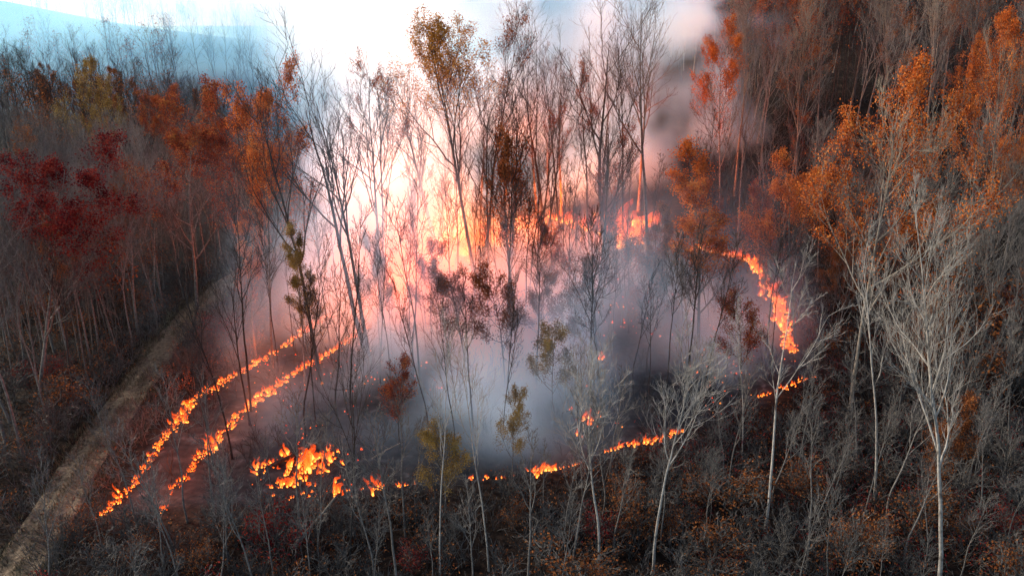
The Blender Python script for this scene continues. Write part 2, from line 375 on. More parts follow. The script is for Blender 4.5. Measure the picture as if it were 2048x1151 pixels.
proto('grey_a', 'bark_grey', 'twig', seed=6, H=18, r=0.122, limbs=10, t0=0.40, ang=0.6, lratio=0.38, b2=8, b3=5, b4=3)
proto('grey_b', 'bark_grey', 'twig', seed=7, H=18, r=0.108, limbs=12, t0=0.35, ang=0.5, lratio=0.36, b2=8, b3=5, b4=3, wob=0.07)
proto('grey_c', 'bark_grey', 'twig', seed=8, H=18, r=0.137, limbs=7, t0=0.38, ang=0.4, lratio=0.52, b2=9, b3=6, b4=3, skew=0.4)
proto('pale_a', 'bark_pale', 'bark_pale', seed=9, H=22, r=0.17, limbs=16, t0=0.36, ang=0.72, lratio=0.36, b2=9, b3=7, b4=3, trop=0.10, skew=0.7, wob=0.07, twig_r=0.0075)
proto('pale_b', 'bark_pale', 'bark_pale', seed=10, H=14, r=0.085, limbs=11, t0=0.5, ang=0.55, lratio=0.42, b2=9, b3=6, b4=3, trop=0.12, wob=0.07, twig_r=0.007)
proto('pale_c', 'bark_pale', 'bark_pale', seed=11, H=14, r=0.075, limbs=7, t0=0.45, ang=0.6, lratio=0.32, b2=7, b3=5, b4=4, wob=0.06, twig_r=0.007)
proto('tan_a', 'bark_tan', 'bark_tan', seed=12, H=22, r=0.173, limbs=8, t0=0.38, ang=0.42, lratio=0.5, b2=9, b3=6, b4=3, trop=0.08, skew=0.4, wob=0.06)
proto('thin_a', 'bark_dark', 'bark_dark', seed=13, H=14, r=0.09, limbs=11, t0=0.5, ang=0.6, lratio=0.22, b2=5, b3=5, b4=2, wob=0.06)
proto('thin_b', 'bark_dark', 'bark_dark', seed=14, H=14, r=0.085, limbs=9, t0=0.38, ang=0.5, lratio=0.27, b2=6, b3=5, b4=2, wob=0.09)
proto('oak_a', 'bark_grey', 'twig', seed=15, H=20, r=0.135, limbs=15, t0=0.26, ang=0.78, lratio=0.40, b2=8, b3=6, b4=4, leaf=0.8, leaf_per=13, leaf_size=0.14)
proto('oak_b', 'bark_grey', 'twig', seed=16, H=20, r=0.135, limbs=14, t0=0.3, ang=0.78, lratio=0.42, b2=8, b3=6, b4=4, leaf=0.6, leaf_per=12, leaf_size=0.14)
proto('oak_thin', 'bark_dark', 'bark_dark', seed=17, H=22, r=0.166, limbs=10, t0=0.45, ang=0.6, lratio=0.38, b2=8, b3=6, b4=4, leaf=0.2, leaf_per=9, leaf_size=0.13)
proto('oak_top', 'bark_dark', 'bark_dark', seed=18, H=24, r=0.194, limbs=9, t0=0.42, ang=0.5, lratio=0.42, b2=8, b3=6, b4=4, leaf=0.75, leaf_per=12, leaf_size=0.14, leaf_low=0.74)
proto('low_leafy', 'bark_dark', 'bark_dark', seed=19, H=10, r=0.072, limbs=11, t0=0.3, ang=0.8, lratio=0.36, b2=7, b3=6, b4=3, leaf=0.7, leaf_per=8, leaf_size=0.13)
proto('column_leafy', 'bark_grey', 'twig', seed=20, H=18, r=0.144, limbs=17, t0=0.22, ang=0.75, lratio=0.24, b2=7, b3=6, b4=3, leaf=0.8, leaf_per=13, leaf_size=0.13)

proto('slim', 'bark_grey', 'twig', seed=24, H=17, r=0.085, limbs=11, t0=0.55, ang=0.5, lratio=0.22, b2=6, b3=5, b4=3, wob=0.05)

for k_, sd_ in enumerate((31, 32, 33)):
    proto('shrub_' + 'abc'[k_], 'twig', 'twig', seed=sd_, H=4, r=0.03, stems=6, stem_spread=0.33, limbs=6, t0=0.2, ang=0.6, lratio=0.5, b2=4, b3=3, b4=0, wob=0.12, twig_r=0.012, trop=0.05)
proto('shrub_leafy', 'twig', 'twig', 'leaf_brown', seed=34, H=3.5, r=0.028, stems=6, stem_spread=0.35, limbs=6, t0=0.2, ang=0.7, lratio=0.5, b2=4, b3=3, b4=0, wob=0.12, twig_r=0.011, trop=0.04, leaf=0.55, leaf_per=5, leaf_size=0.13)

def plant(kind, name, base, top=None, height_m=None, width=1.0, label=None, cat='tree', group=None, bark_=None, leaf_=None, spin=None, twig_=None):
    q = PROTO[kind]; base = Vector(base)
    if top is None: top = base + Vector((0, 0, height_m))
    top = Vector(top); ax = (top - base); s = ax.length / q['H']
    e = empty(name, base)
    rot = Vector((0, 0, 1)).rotation_difference(ax.normalized()) @ Quaternion((0, 0, 1), random.uniform(0, 6.28) if spin is None else spin)
    e.rotation_mode = 'QUATERNION'; e.rotation_quaternion = rot; e.scale = (s * width, s * width, s)
    tag(e, label, cat, group)
    parts = [add_obj('trunk', q['trunk'], e), add_obj('crown', q['crown'], e)]
    if 'leaves' in q: parts.append(add_obj('foliage', q['leaves'], parts[1]))
    for o, mt in zip(parts, (bark_, twig_ or bark_, leaf_)):
        if mt: o.material_slots[0].link = 'OBJECT'; o.material_slots[0].material = M[mt]
    return e
def at_height(base, px, py):
    """point above BASE (same distance from the camera plane) seen at a pixel"""
    r = ray(px, py); k = base[1] / r[1]
    return np.array([0, 0, CAM_Z]) + r * k


# ------------------------------------------------------------------ trees one can pick out
PLACED = []
LANDMARKS = []          # (short name, base position) for telling the other trees apart
UNNAMED = []            # (tree, phrase, base position)
def sig(kind, name, b_px, t_px, label, width=1.0, cat='tree', group=None, bark_=None, leaf_=None, spin=None, mark=None):
    b = ground_at(*b_px); PLACED.append(b[:2])
    if mark: LANDMARKS.append((mark, b))
    return plant(kind, name, b, at_height(b, *t_px), None, width, label, cat, group, bark_, leaf_, spin)
G1 = 'tall bare trees standing in the fire'
# standing in or before the pink smoke, left to right
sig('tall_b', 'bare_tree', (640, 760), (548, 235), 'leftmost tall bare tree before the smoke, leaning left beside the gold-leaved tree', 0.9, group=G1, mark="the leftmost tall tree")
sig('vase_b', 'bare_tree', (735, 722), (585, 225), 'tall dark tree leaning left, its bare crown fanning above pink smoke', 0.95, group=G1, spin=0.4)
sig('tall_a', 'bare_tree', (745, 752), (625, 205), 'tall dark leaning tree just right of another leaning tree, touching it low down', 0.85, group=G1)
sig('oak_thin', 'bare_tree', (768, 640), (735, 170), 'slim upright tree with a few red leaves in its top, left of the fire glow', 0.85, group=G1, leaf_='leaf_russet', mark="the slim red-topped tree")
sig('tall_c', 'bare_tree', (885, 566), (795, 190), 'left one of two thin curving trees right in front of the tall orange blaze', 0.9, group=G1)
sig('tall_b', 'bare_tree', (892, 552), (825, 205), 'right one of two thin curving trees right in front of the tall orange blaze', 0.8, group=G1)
sig('oak_top', 'oak_tree', (953, 600), (925, 88), 'tallest central tree with a golden brown leafy top and thick dark trunk', 1.15, leaf_='leaf_gold', spin=2.0, mark="the golden-topped central tree")
sig('oak_thin', 'oak_tree', (962, 560), (985, 75), 'tall tree with a thin brown top fading into smoke beside the golden-topped tree', 0.9, leaf_='leaf_brown')
sig('vase_a', 'bare_tree', (1090, 470), (1050, 115), 'bare wavy tree behind the central trees, its top lost in white smoke', 0.8, group=G1, mark="the wavy bare tree")
sig('tall_c', 'bare_tree', (1120, 480), (1095, 165), 'faint bare tree inside the smoke between the wavy tree and the forked tree', 0.9, group=G1)
sig('vase_b', 'bare_tree', (1211, 505), (1170, 95), 'big dark forked tree rising from the bright blaze at the back', 1.05, group=G1, spin=1.2, mark="the big dark forked tree")
sig('tall_a', 'bare_tree', (1245, 495), (1232, 100), 'slim bare tree close behind the big forked tree', 0.7, group=G1)
sig('tall_a', 'bare_tree', (1300, 575), (1292, 25), 'tall straight bare tree at the right edge of the smoke', 0.85, group=G1, bark_='bark_grey', mark="the straight tree edging the smoke")
sig('low_leafy', 'oak_tree', (1010, 660), (1035, 290), 'middle-sized tree with thin brown leaves in front of the pale smoke', 0.62, leaf_='leaf_brown')
sig('low_leafy', 'oak_tree', (930, 740), (905, 545), 'low brown-leaved tree in the middle of the burnt wood', 1.25, leaf_='leaf_brown', mark="the low brown central tree")
sig('low_leafy', 'oak_tree', (1085, 730), (1075, 560), 'small brown-leaved tree right of the low central one', 0.95, leaf_='leaf_brown')
sig('low_leafy', 'oak_tree', (1245, 650), (1240, 455), 'dark reddish-leaved small tree below the bright back blaze', 1.25, leaf_='leaf_russet', mark="the small dark reddish tree")
sig('column_leafy', 'ochre_tree', (610, 765), (585, 470), 'small pale ochre-leaved tree against pink smoke on the left', 0.85, leaf_='leaf_ochre', bark_='bark_grey', mark="the small pale ochre tree")
sig('low_leafy', 'ochre_tree', (1105, 850), (1100, 655), 'dull yellow-grey leafy tree in front of the blue smoke', 0.95, leaf_='leaf_ochre', bark_='bark_grey', mark="the dull yellow-grey tree")
sig('low_leafy', 'ochre_tree', (1025, 975), (1028, 800), 'small olive-yellow leaved tree left of the pale fork-crowned trees', 0.8, leaf_='leaf_ochre', bark_='bark_grey')
sig('low_leafy', 'ochre_tree', (890, 1040), (895, 865), 'low spreading ochre-leaved tree at the front edge of the burn', 1.1, leaf_='leaf_ochre', bark_='bark_grey', mark="the low spreading ochre tree")
sig('low_leafy', 'oak_tree', (800, 900), (790, 735), 'small red-brown leaved tree in front of the blue smoke, left of centre', 0.95, leaf_='leaf_russet', mark="the small red-brown tree")
# left edge
sig('oak_a', 'oak_tree', (545, 735), (500, 200), 'tall orange-brown leafy tree at the left edge of the smoke', 0.72, leaf_='leaf_orange', spin=0.5, mark="the tall orange-brown tree")
sig('column_leafy', 'oak_tree', (512, 715), (478, 395), 'orange-leaved tree standing at the far end of the track', 0.85, leaf_='leaf_orange')
sig('oak_a', 'maple_tree', (395, 620), (390, 265), 'wide russet-red tree beside the smoke on the left', 1.35, leaf_='leaf_russet', spin=2.6, mark="the wide russet tree")
sig('oak_a', 'oak_tree', (480, 610), (485, 215), 'orange-red tree between the wide russet tree and the smoke', 0.95, leaf_='leaf_russet', spin=4.4)
sig('oak_a', 'maple_tree', (80, 800), (82, 335), 'dark crimson tree at the left edge of the picture', 1.25, leaf_='leaf_crimson', spin=1.0, mark="the dark crimson tree")
sig('oak_thin', 'oak_tree', (150, 800), (140, 470), 'thin rusty tree just below the dark crimson tree', 0.9, leaf_='leaf_brown')
sig('oak_a', 'oak_tree', (300, 420), (300, 195), 'russet tree in front of the blue valley smoke, far left', 1.0, leaf_='leaf_russet', mark="the far-left russet tree")
sig('oak_b', 'ochre_tree', (190, 420), (195, 140), 'pale buff-topped tree on the dark wooded rise, far left', 0.7, leaf_='leaf_ochre', mark="the pale buff-topped tree")
# right edge of the burn
sig('column_leafy', 'oak_tree', (1395, 720), (1385, 315), 'narrow bright orange-brown tree at the right edge of the burn', 1.15, leaf_='leaf_orange', spin=0.2, mark="the narrow orange tree")
sig('column_leafy', 'oak_tree', (1310, 660), (1300, 430), 'brown-leaved tree left of the narrow orange tree', 1.0, leaf_='leaf_brown')
sig('oak_a', 'oak_tree', (1590, 690), (1580, 365), 'broad orange tree above the curved band of flames', 1.05, leaf_='leaf_orange', spin=1.7, mark="the broad orange tree")
sig('oak_b', 'oak_tree', (1700, 830), (1750, 200), 'large orange oak with pale forking trunk on the right', 0.88, leaf_='leaf_orange', bark_='bark_tan', spin=0.9, mark="the large orange oak")
sig('oak_a', 'oak_tree', (1440, 430), (1430, 90), 'orange oak at the right edge of the smoke, near the top', 0.75, leaf_='leaf_orange', mark="the orange oak beside the smoke")
sig('tan_a', 'bare_tree', (1590, 395), (1592, 70), 'bare tan tree with a fan of branches between two orange oaks, upper right', 0.9, bark_='bark_tan', mark="the fan-branched tan tree")
sig('tan_a', 'bare_tree', (1785, 320), (1775, -40), 'tall bare tan tree on the slope, left one of a pair at the top right', 0.8, mark="the left tan tree of the pair")
sig('tan_a', 'bare_tree', (1850, 330), (1865, -30), 'tall bare tan tree on the slope, right one of a pair at the top right', 0.8, mark="the right tan tree of the pair")
sig('oak_b', 'oak_tree', (1970, 620), (1985, 90), 'tall tan tree with thin copper leaves at the right edge', 0.62, leaf_='leaf_orange', bark_='bark_tan', mark="the copper-leaved tan tree")
sig('pale_a', 'pale_tree', (1876, 1205), (1915, 400), 'big pale bare tree with wide crown in the right foreground', 0.7, bark_='bark_pale', spin=0.6, mark="the big pale tree")
sig('pale_c', 'pale_tree', (1750, 1000), (1790, 480), 'slender pale bare tree leaning behind the big pale tree', 0.9)
sig('pale_c', 'pale_tree', (1530, 1062), (1605, 545), 'slender pale tree leaning right, beside the short right row of flames', 1.0, spin=2.2, mark="the slender leaning pale tree")
sig('pale_c', 'pale_tree', (1485, 905), (1500, 610), 'thin pale sapling left of the slender leaning pale tree', 0.8)
G2 = 'pale bare trees in the foreground'
sig('pale_b', 'pale_tree', (1305, 1150), (1335, 722), 'pale tree with a dense white brush of twigs, right one of the foreground pair', 1.1, group=G2, mark="the right foreground pale tree")
sig('pale_b', 'pale_tree', (1197, 1160), (1190, 760), 'pale tree with an open white crown, left one of the foreground pair', 1.1, group=G2, spin=4.0, mark="the left foreground pale tree")
sig('pale_c', 'pale_tree', (978, 1145), (955, 700), 'thin pale bare tree bending left in the centre foreground', 0.7, group=G2, mark="the bending thin pale tree")
sig('pale_c', 'pale_tree', (880, 1150), (862, 640), 'straight thin pale trunk left of centre in the foreground', 0.6, group=G2, mark="the straight thin pale trunk")
sig('pale_b', 'pale_tree', (1385, 760), (1360, 520), 'faint grey-white bare tree in front of the narrow orange tree', 0.7, bark_='bark_tan')
sig('grey_c', 'bare_tree', (700, 1120), (730, 700), 'dark bent bare tree in the left foreground beside the fallen log', 0.6, bark_='bark_dark', mark="the dark bent foreground tree")
sig('tall_b', 'bare_tree', (500, 850), (470, 545), 'dark crooked tree with low bare limbs beside the lines of flames', 0.75, bark_='bark_dark', mark="the dark crooked tree")
sig('tall_b', 'bare_tree', (430, 950), (395, 700), 'short dark bare tree between the two lines of flames', 0.75, bark_='bark_dark', mark="the short dark tree")

# ------------------------------------------------------------------ the wood around
def in_frame(x, y, h, margin=50):
    z = height(x, y)
    ok = np.zeros(len(x), bool)
    for f in (0.0, 0.5, 1.0):
        q = project(np.stack([x, y, z + f * h], -1)); ok |= (q[:, 0] > -margin) & (q[:, 0] < 2048 + margin) & (q[:, 1] > -margin) & (q[:, 1] < 1151 + margin)
    return ok
def scatter(n, x0, x1, y0, y1, dmin, test, seed, hmax=15, tries=30):
    g = np.random.default_rng(seed); k = n * tries
    x = g.uniform(x0, x1, k); y = g.uniform(y0, y1, k)
    ok = test(x, y) & in_frame(x, y, hmax); out = []
    pts = [tuple(p) for p in PLACED]
    for px, py in zip(x[ok], y[ok]):
        if len(out) >= n: break
        if all((px - a) ** 2 + (py - b_) ** 2 > dmin ** 2 for a, b_ in pts): out.append((px, py)); pts.append((px, py)); PLACED.append(np.array([px, py]))
    return out
off_track = lambda x, y: (np.abs(x - track_x(y)) > 2.5) | (y > 98)
outside = lambda x, y: inside_burn(x, y) < -0.8
def wood(spots, kinds, seed, hlo, hhi, width=(0.8, 1.15)):
    """KINDS: (weight, proto, name, bark, leaf, label, group)"""
    g = np.random.default_rng(seed); w = np.array([k[0] for k in kinds], float); w /= w.sum()
    for x, y in spots:
        _, pk, nm, bk, lf, lab, grp = kinds[g.choice(len(kinds), p=w)]
        h = g.uniform(hlo, hhi) * (0.75 if nm == 'sapling' else 1.0); b = np.array([x, y, hz(x, y)])
        o = plant(pk, nm, b, b + np.array([g.normal(0, 0.035) * h, g.normal(0, 0.03) * h, h]), None, g.uniform(*width), lab, 'tree', grp, bk, lf)
        UNNAMED.append((o, lab, b))
LW = 'bare trees of the wood left of the track'; LWl = 'leafy trees of the wood left of the track'
left_kinds = [
 (6, 'slim', 'sapling', 'bark_grey', None, 'slim grey sapling', LW + ', saplings'),
 (3, 'grey_a', 'bare_tree', 'bark_grey', None, 'slender grey-brown bare tree', LW),
 (3, 'grey_b', 'bare_tree', 'bark_grey', None, 'slender grey-brown bare tree', LW),
 (2, 'grey_c', 'bare_tree', 'bark_grey', None, 'slender grey-brown bare tree', LW),
 (0.8, 'oak_thin', 'oak_tree', 'bark_grey', 'leaf_brown', 'tree with sparse brown leaves', LWl),
 (0.25, 'oak_b', 'oak_tree', 'bark_grey', 'leaf_brown', 'tree with thick brown leaves', LWl)]
wood(scatter(120, -85, -33.0, 36, 92, 2.2, lambda x, y: off_track(x, y) & outside(x, y), 11), left_kinds, 12, 12, 17)
LB = 'low bare trees on the flat beyond the left wood'
wood(scatter(60, -120, -27, 92, 145, 5.0, lambda x, y: off_track(x, y) & outside(x, y) & (x < -24 - 0.15 * (y - 92)), 13),
     [(3, 'grey_a', 'bare_tree', 'bark_grey', None, 'low bushy grey tree', LB), (3, 'grey_b', 'bare_tree', 'bark_tan', None, 'low bushy grey tree', LB),
      (0.25, 'oak_b', 'oak_tree', 'bark_grey', 'leaf_russet', 'low russet-leaved tree', LB + ', leafy')], 14, 8, 13, (1.0, 1.4))
LF_ = 'taller dark trees on the far left rise'
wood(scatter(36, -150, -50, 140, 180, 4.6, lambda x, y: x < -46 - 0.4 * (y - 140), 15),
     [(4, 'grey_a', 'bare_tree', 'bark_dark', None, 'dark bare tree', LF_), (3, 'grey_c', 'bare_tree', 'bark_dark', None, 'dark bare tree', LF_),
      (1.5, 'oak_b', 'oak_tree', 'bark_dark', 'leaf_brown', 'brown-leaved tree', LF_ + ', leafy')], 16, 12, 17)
RW = 'bare trees of the wood right of the fire'; RWl = 'leafy trees of the wood right of the fire'
right_kinds = [
 (3, 'slim', 'sapling', 'bark_grey', None, 'slim grey sapling', RW + ', saplings'),
 (2, 'grey_a', 'bare_tree', 'bark_grey', None, 'grey bare tree', RW), (2, 'grey_c', 'bare_tree', 'bark_grey', None, 'grey bare tree', RW),
 (1, 'oak_b', 'oak_tree', 'bark_grey', 'leaf_brown', 'brown-leaved tree', RWl),
 (0.8, 'oak_thin', 'oak_tree', 'bark_grey', 'leaf_russet', 'thinly red-leaved tree', RWl + ', red')]
wood(scatter(80, 27.5, 85, 46, 88, 2.8, lambda x, y: outside(x, y) & (y > 48), 17), right_kinds, 18, 8, 14)
HS = 'bare trees on the upper right slope'; HSl = 'leafy trees on the upper right slope'
wood(scatter(135, 20, 125, 88, 195, 4.2, lambda x, y: outside(x, y) & (x > 26.5 + 0.06 * (y - 90)), 19),
     [(2.2, 'grey_a', 'bare_tree', 'bark_grey', None, 'grey-brown bare tree', HS), (2, 'grey_c', 'bare_tree', 'bark_grey', None, 'grey-brown bare tree', HS),
      (1.6, 'tan_a', 'bare_tree', 'bark_tan', None, 'tan-barked bare tree', HS + ', tan'),
      (1.8, 'oak_b', 'oak_tree', 'bark_grey', 'leaf_orange', 'orange-leaved tree', HSl), (1.3, 'oak_thin', 'oak_tree', 'bark_grey', 'leaf_russet', 'dull red-leaved tree', HSl + ', red'),
      (1.6, 'oak_thin', 'oak_tree', 'bark_grey', 'leaf_brown', 'dark brown-leaved tree', HSl + ', brown')], 20, 15, 21)
FZ = 'thin dark saplings in the burn'
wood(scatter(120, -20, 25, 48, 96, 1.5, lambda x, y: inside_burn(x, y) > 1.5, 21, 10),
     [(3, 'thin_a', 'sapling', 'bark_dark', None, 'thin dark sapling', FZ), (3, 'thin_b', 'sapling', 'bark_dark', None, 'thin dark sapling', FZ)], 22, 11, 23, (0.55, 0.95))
TF = 'tall slim trees standing in the burn'
wood(scatter(13, -14, 22, 66, 97, 2.0, lambda x, y: (inside_burn(x, y) > 0.5) & (y < 82 + 0.9 * (x + 14)) & (x < 15), 29, 14), [(2, 'tall_a', 'burn_tree', 'bark_dark', None, 'tall slim dark tree', TF), (2, 'tall_c', 'burn_tree', 'bark_dark', None, 'tall slim dark tree', TF), (1.2, 'oak_thin', 'burn_tree', 'bark_dark', 'leaf_russet', 'tall slim russet-leaved tree', TF + ', leafy')], 30, 15, 22, (0.7, 1.0))
BL = 'low brown-leaved trees in the burn'
wood(scatter(11, -12, 27, 56, 88, 2.2, lambda x, y: inside_burn(x, y) > 0.5, 27, 8), [(3, 'low_leafy', 'oak_tree', 'bark_dark', 'leaf_brown', 'low brown-leaved tree', BL), (1.5, 'low_leafy', 'oak_tree', 'bark_dark', 'leaf_russet', 'low red-leaved tree', BL + ', red')], 28, 6, 10, (0.7, 1.1))
GS = 'ghostly bare trees inside the smoke'
wood(scatter(16, -26, 20, 102, 122, 4.0, lambda x, y: x > -100, 23), [(2, 'tall_a', 'bare_tree', 'bark_grey', None, 'faint smoke-hidden bare tree', GS), (1, 'tall_c', 'bare_tree', 'bark_grey', None, 'faint smoke-hidden bare tree', GS)], 24, 15, 22)
FR = 'thin saplings in the dark foreground'
wood(scatter(60, -24, 36, 32, 48, 1.4, lambda x, y: outside(x, y), 25, 5), [(2, 'thin_a', 'sapling', 'bark_grey', None, 'thin grey sapling', FR), (2, 'thin_b', 'sapling', 'bark_grey', None, 'thin grey sapling', FR)], 26, 6, 14)

LR = 'slim trees of the dark lower right'
wood(scatter(34, 8, 48, 38, 66, 2.4, lambda x, y: outside(x, y) & ((y < 44) | (x > 29)), 61, 8), [(3, 'slim', 'slim_tree', 'bark_grey', None, 'slim bare tree', LR), (2, 'thin_b', 'slim_tree', 'bark_grey', None, 'slim bare tree', LR), (0.5, 'low_leafy', 'slim_tree', 'bark_dark', 'leaf_brown', 'slim brown-leaved tree', LR + ', leafy')], 62, 5, 11, (0.8, 1.2))
# bushes of the understorey
US = 'bushes under the trees'
bush = [(3, 'shrub_a', 'bush', None, None, 'bare grey bush', US), (3, 'shrub_b', 'bush', None, None, 'bare grey bush', US), (3, 'shrub_c', 'bush', None, None, 'bare grey bush', US), (2.2, 'shrub_leafy', 'bush', None, 'leaf_brown', 'brown-leaved bush', US + ', leafy'), (0.9, 'shrub_leafy', 'bush', None, 'leaf_crimson', 'dark red-leaved bush', US + ', red')]
near_track = lambda x, y: (np.abs(x - track_x(y)) > 3.3) & (inside_burn(x, y) < -3.0)
wood(scatter(95, -26, 36, 31, 50, 1.5, lambda x, y: near_track(x, y), 81, 3), bush, 82, 1.8, 4.0, (0.9, 1.4))
wood(scatter(100, -60, -24, 36, 90, 1.7, lambda x, y: near_track(x, y), 83, 3), bush, 84, 1.8, 4.4, (0.9, 1.4))
wood(scatter(75, 27, 60, 48, 84, 1.8, lambda x, y: outside(x, y), 85, 3), bush, 86, 2.0, 4.6, (0.9, 1.4))
for o, _, _ in UNNAMED:
    if o.name.startswith('bush'): o['category'] = 'bush'
# each of these is told apart by its look and its place beside a tree one can find
ORD = ['nearest', 'second', 'third', 'fourth', 'fifth', 'sixth', 'seventh', 'eighth', 'ninth', 'tenth', 'eleventh', 'twelfth', 'thirteenth', 'fourteenth', 'fifteenth', 'sixteenth', 'seventeenth', 'eighteenth', 'nineteenth', 'twentieth', 'twenty-first', 'twenty-second', 'twenty-third', 'twenty-fourth', 'twenty-fifth', 'twenty-sixth', 'twenty-seventh', 'twenty-eighth', 'twenty-ninth', 'thirtieth']
lm_px = project(np.array([b for _, b in LANDMARKS])); beside = {}
for o, phrase, b in UNNAMED:
    q = project(b)[0]; dd = np.hypot(*(lm_px - q).T); k = int(np.argmin(dd)); dx, dy = q - lm_px[k]
    side = ('to the left of' if dx < 0 else 'to the right of') if abs(dx) > abs(dy) * 0.8 else ('behind' if dy < 0 else 'in front of')
    beside.setdefault((phrase, side, LANDMARKS[k][0]), []).append((dd[k], o))
for (phrase, side, mark), lst in beside.items():
    lst.sort(key=lambda e: e[0])
    for n_, (_, o) in enumerate(lst):
        o['label'] = (phrase + ' ' + side + ' ' + mark) if len(lst) == 1 else f'{ORD[min(n_, 29)]} {phrase} {side} {mark}'

# fallen logs
def log(p0, p1, z0, z1, r0, r1, mat, label, seed):
    g = np.random.default_rng(seed); a = ground_at(*p0) + np.array([0, 0, z0]); b_ = ground_at(*p1) + np.array([0, 0, z1])
    n = 9; t = np.linspace(0, 1, n)[:, None]; pts = a + (b_ - a) * t + g.normal(0, 0.03, (n, 3))
    V, F = tubes(pts[None], np.linspace(r0, r1, n)[None], 8)
    lg = empty('fallen_log', a); tag(lg, label, 'log', 'fallen logs')
    add_obj('stem', mesh_np('stem', V - a, F, M[mat], True), lg)
    s_, q_ = grow(pts[[3, 5, 6]] - a, g.normal(0, 0.4, (3, 3)) + np.array([0, 0, 0.7]), g.uniform(0.4, 0.9, 3), np.full(3, r1 * 0.55), 3, 0.1, 0, g)
    for k in range(3):
        V, F = tubes(s_[k:k + 1], q_[k:k + 1], 5); add_obj('branch_stub', mesh_np('branch_stub', V, F, M[mat], True), lg)
log((592, 1102), (678, 1028), 0.35, 1.3, 0.13, 0.07, 'bark_tan', 'pale broken log propped slanting in the dark brush, lower left', 1)
log((1745, 925), (1811, 800), 0.2, 1.5, 0.12, 0.06, 'bark_grey', 'grey dead stem leaning in the brush left of the big pale tree', 2)
log((545, 935), (640, 893), 0.2, 0.25, 0.16, 0.1, 'bark_dark', 'charred log lying across the brightest low blaze', 3)
log((1050, 1085), (1118, 1035), 0.15, 0.5, 0.14, 0.09, 'bark_dark', 'dark log lying in the leaf litter, bottom centre', 4)
log((745, 925), (800, 900), 0.3, 0.6, 0.06, 0.03, 'bark_tan', 'thin pale fallen branch at the front of the burn', 5)

# ------------------------------------------------------------------ undergrowth, litter and far woods
def brush(name, n, x0, x1, y0, y1, test, seed, hlo, hhi, mat, label, cat, stems=6, twigs=5, leafy=None, leaf_n=10):
    g = np.random.default_rng(seed); x = g.uniform(x0, x1, n * 6); y = g.uniform(y0, y1, n * 6)
    ok = test(x, y) & in_frame(x, y, 2.0, 30); x, y = x[ok][:n], y[ok][:n]; n = len(x)
    h = g.uniform(hlo, hhi, n) * (1 + 0.4 * fbm(np.stack([x, y], -1), 12, 2, seed))
    c = np.stack([x, y, height(x, y) - 0.05], -1)
    st = np.repeat(c, stems, 0) + np.concatenate([g.normal(0, 0.25, (n * stems, 2)), np.zeros((n * stems, 1))], 1)
    d = np.concatenate([g.normal(0, 0.42, (n * stems, 2)), np.ones((n * stems, 1))], 1)
    l = np.repeat(h, stems) * g.uniform(0.5, 1.1, n * stems)
    P, Rr = grow(st, d, l, np.full(n * stems, 0.026), 4, 0.14, 0.06, g, 0.4)
    s, d2, l2, r2_ = spawn(P, Rr, l, twigs, 0.25, 1.0, 0.65, g, 0.5, 0.7)
    P2, R2 = grow(s, d2, l2, np.maximum(r2_, 0.014), 2, 0.16, 0.05, g, 0.5)
    v1, f1 = tubes(P, Rr, 3); v2, f2 = tubes(P2, R2, 3)
    V = np.concatenate([v1, v2]); F = np.concatenate([f1, f2 + len(v1)]); mi = np.zeros(len(F), int); mats = [M[mat]]
    if leafy:
        tp = P2[g.uniform(0, 1, len(P2)) < 0.75]; cc = np.repeat(tp[:, -1], max(1, leaf_n // 5), 0); cc = cc + g.normal(0, 0.16, cc.shape)
        lv, lf = leaf_quads(cc, 0.12, g); F = np.concatenate([F, lf + len(V)]); V = np.concatenate([V, lv]); mi = np.concatenate([mi, np.ones(len(lf), int)]); mats.append(M[leafy])
    return tag(add_obj(name, mesh_np(name, V, F, mats, False, mi)), label, cat, None, 'stuff')
free = lambda x, y: ((np.abs(x - track_x(y)) > 1.9) | (y > 98)) & outside(x, y)
brush('undergrowth', 300, -80, -22, 34, 110, free, 31, 1.6, 3.6, 'twig', 'grey-brown bare brush covering the wood floor on the left', 'undergrowth')
brush('undergrowth', 300, -24, 40, 30, 52, free, 32, 1.0, 2.6, 'twig', 'dark bare brush across the foreground', 'undergrowth')
brush('undergrowth', 300, 26, 110, 40, 130, free, 33, 1.4, 3.4, 'twig', 'bare brush under the trees on the right', 'undergrowth')
brush('leafy_undergrowth', 260, 10, 60, 34, 66, free, 34, 1.0, 2.4, 'twig', 'dark red leafy brush in the right foreground', 'undergrowth', 5, 5, 'leaf_crimson', 15)
brush('leafy_undergrowth', 350, -26, 70, 30, 72, free, 35, 1.0, 2.4, 'twig', 'brown leafy brush across the right foreground', 'undergrowth', 5, 5, 'leaf_brown', 15)
brush('leafy_undergrowth', 300, -70, -22, 40, 90, free, 36, 1.0, 2.6, 'twig', 'brown leafy brush in the wood on the left', 'undergrowth', 5, 5, 'leaf_brown', 15)
brush('burnt_undergrowth', 240, -24, 26, 44, 96, lambda x, y: inside_burn(x, y) > 0.8, 37, 1.2, 3.2, 'bark_dark', 'scorched dark brush left standing on the burnt ground', 'undergrowth', 5, 5)

g = np.random.default_rng(41); n = 110000
x = g.uniform(-60, 60, n); y = g.uniform(28, 90, n); k = (np.abs(x - track_x(y)) > g.uniform(1.1, 2.2, n)) & outside(x, y) & in_frame(x, y, 0.1, 10); x, y = x[k], y[k]
c = np.stack([x, y, height(x, y) + 0.10 + g.uniform(0, 0.08, len(x))], -1); V, F = leaf_quads(c, 0.15, g, 0.35)
tag(add_obj('fallen_leaves', mesh_np('fallen_leaves', V, F, M['leaf_fallen'])), 'brown fallen leaves strewn over the wood floor', 'leaves', None, 'stuff')

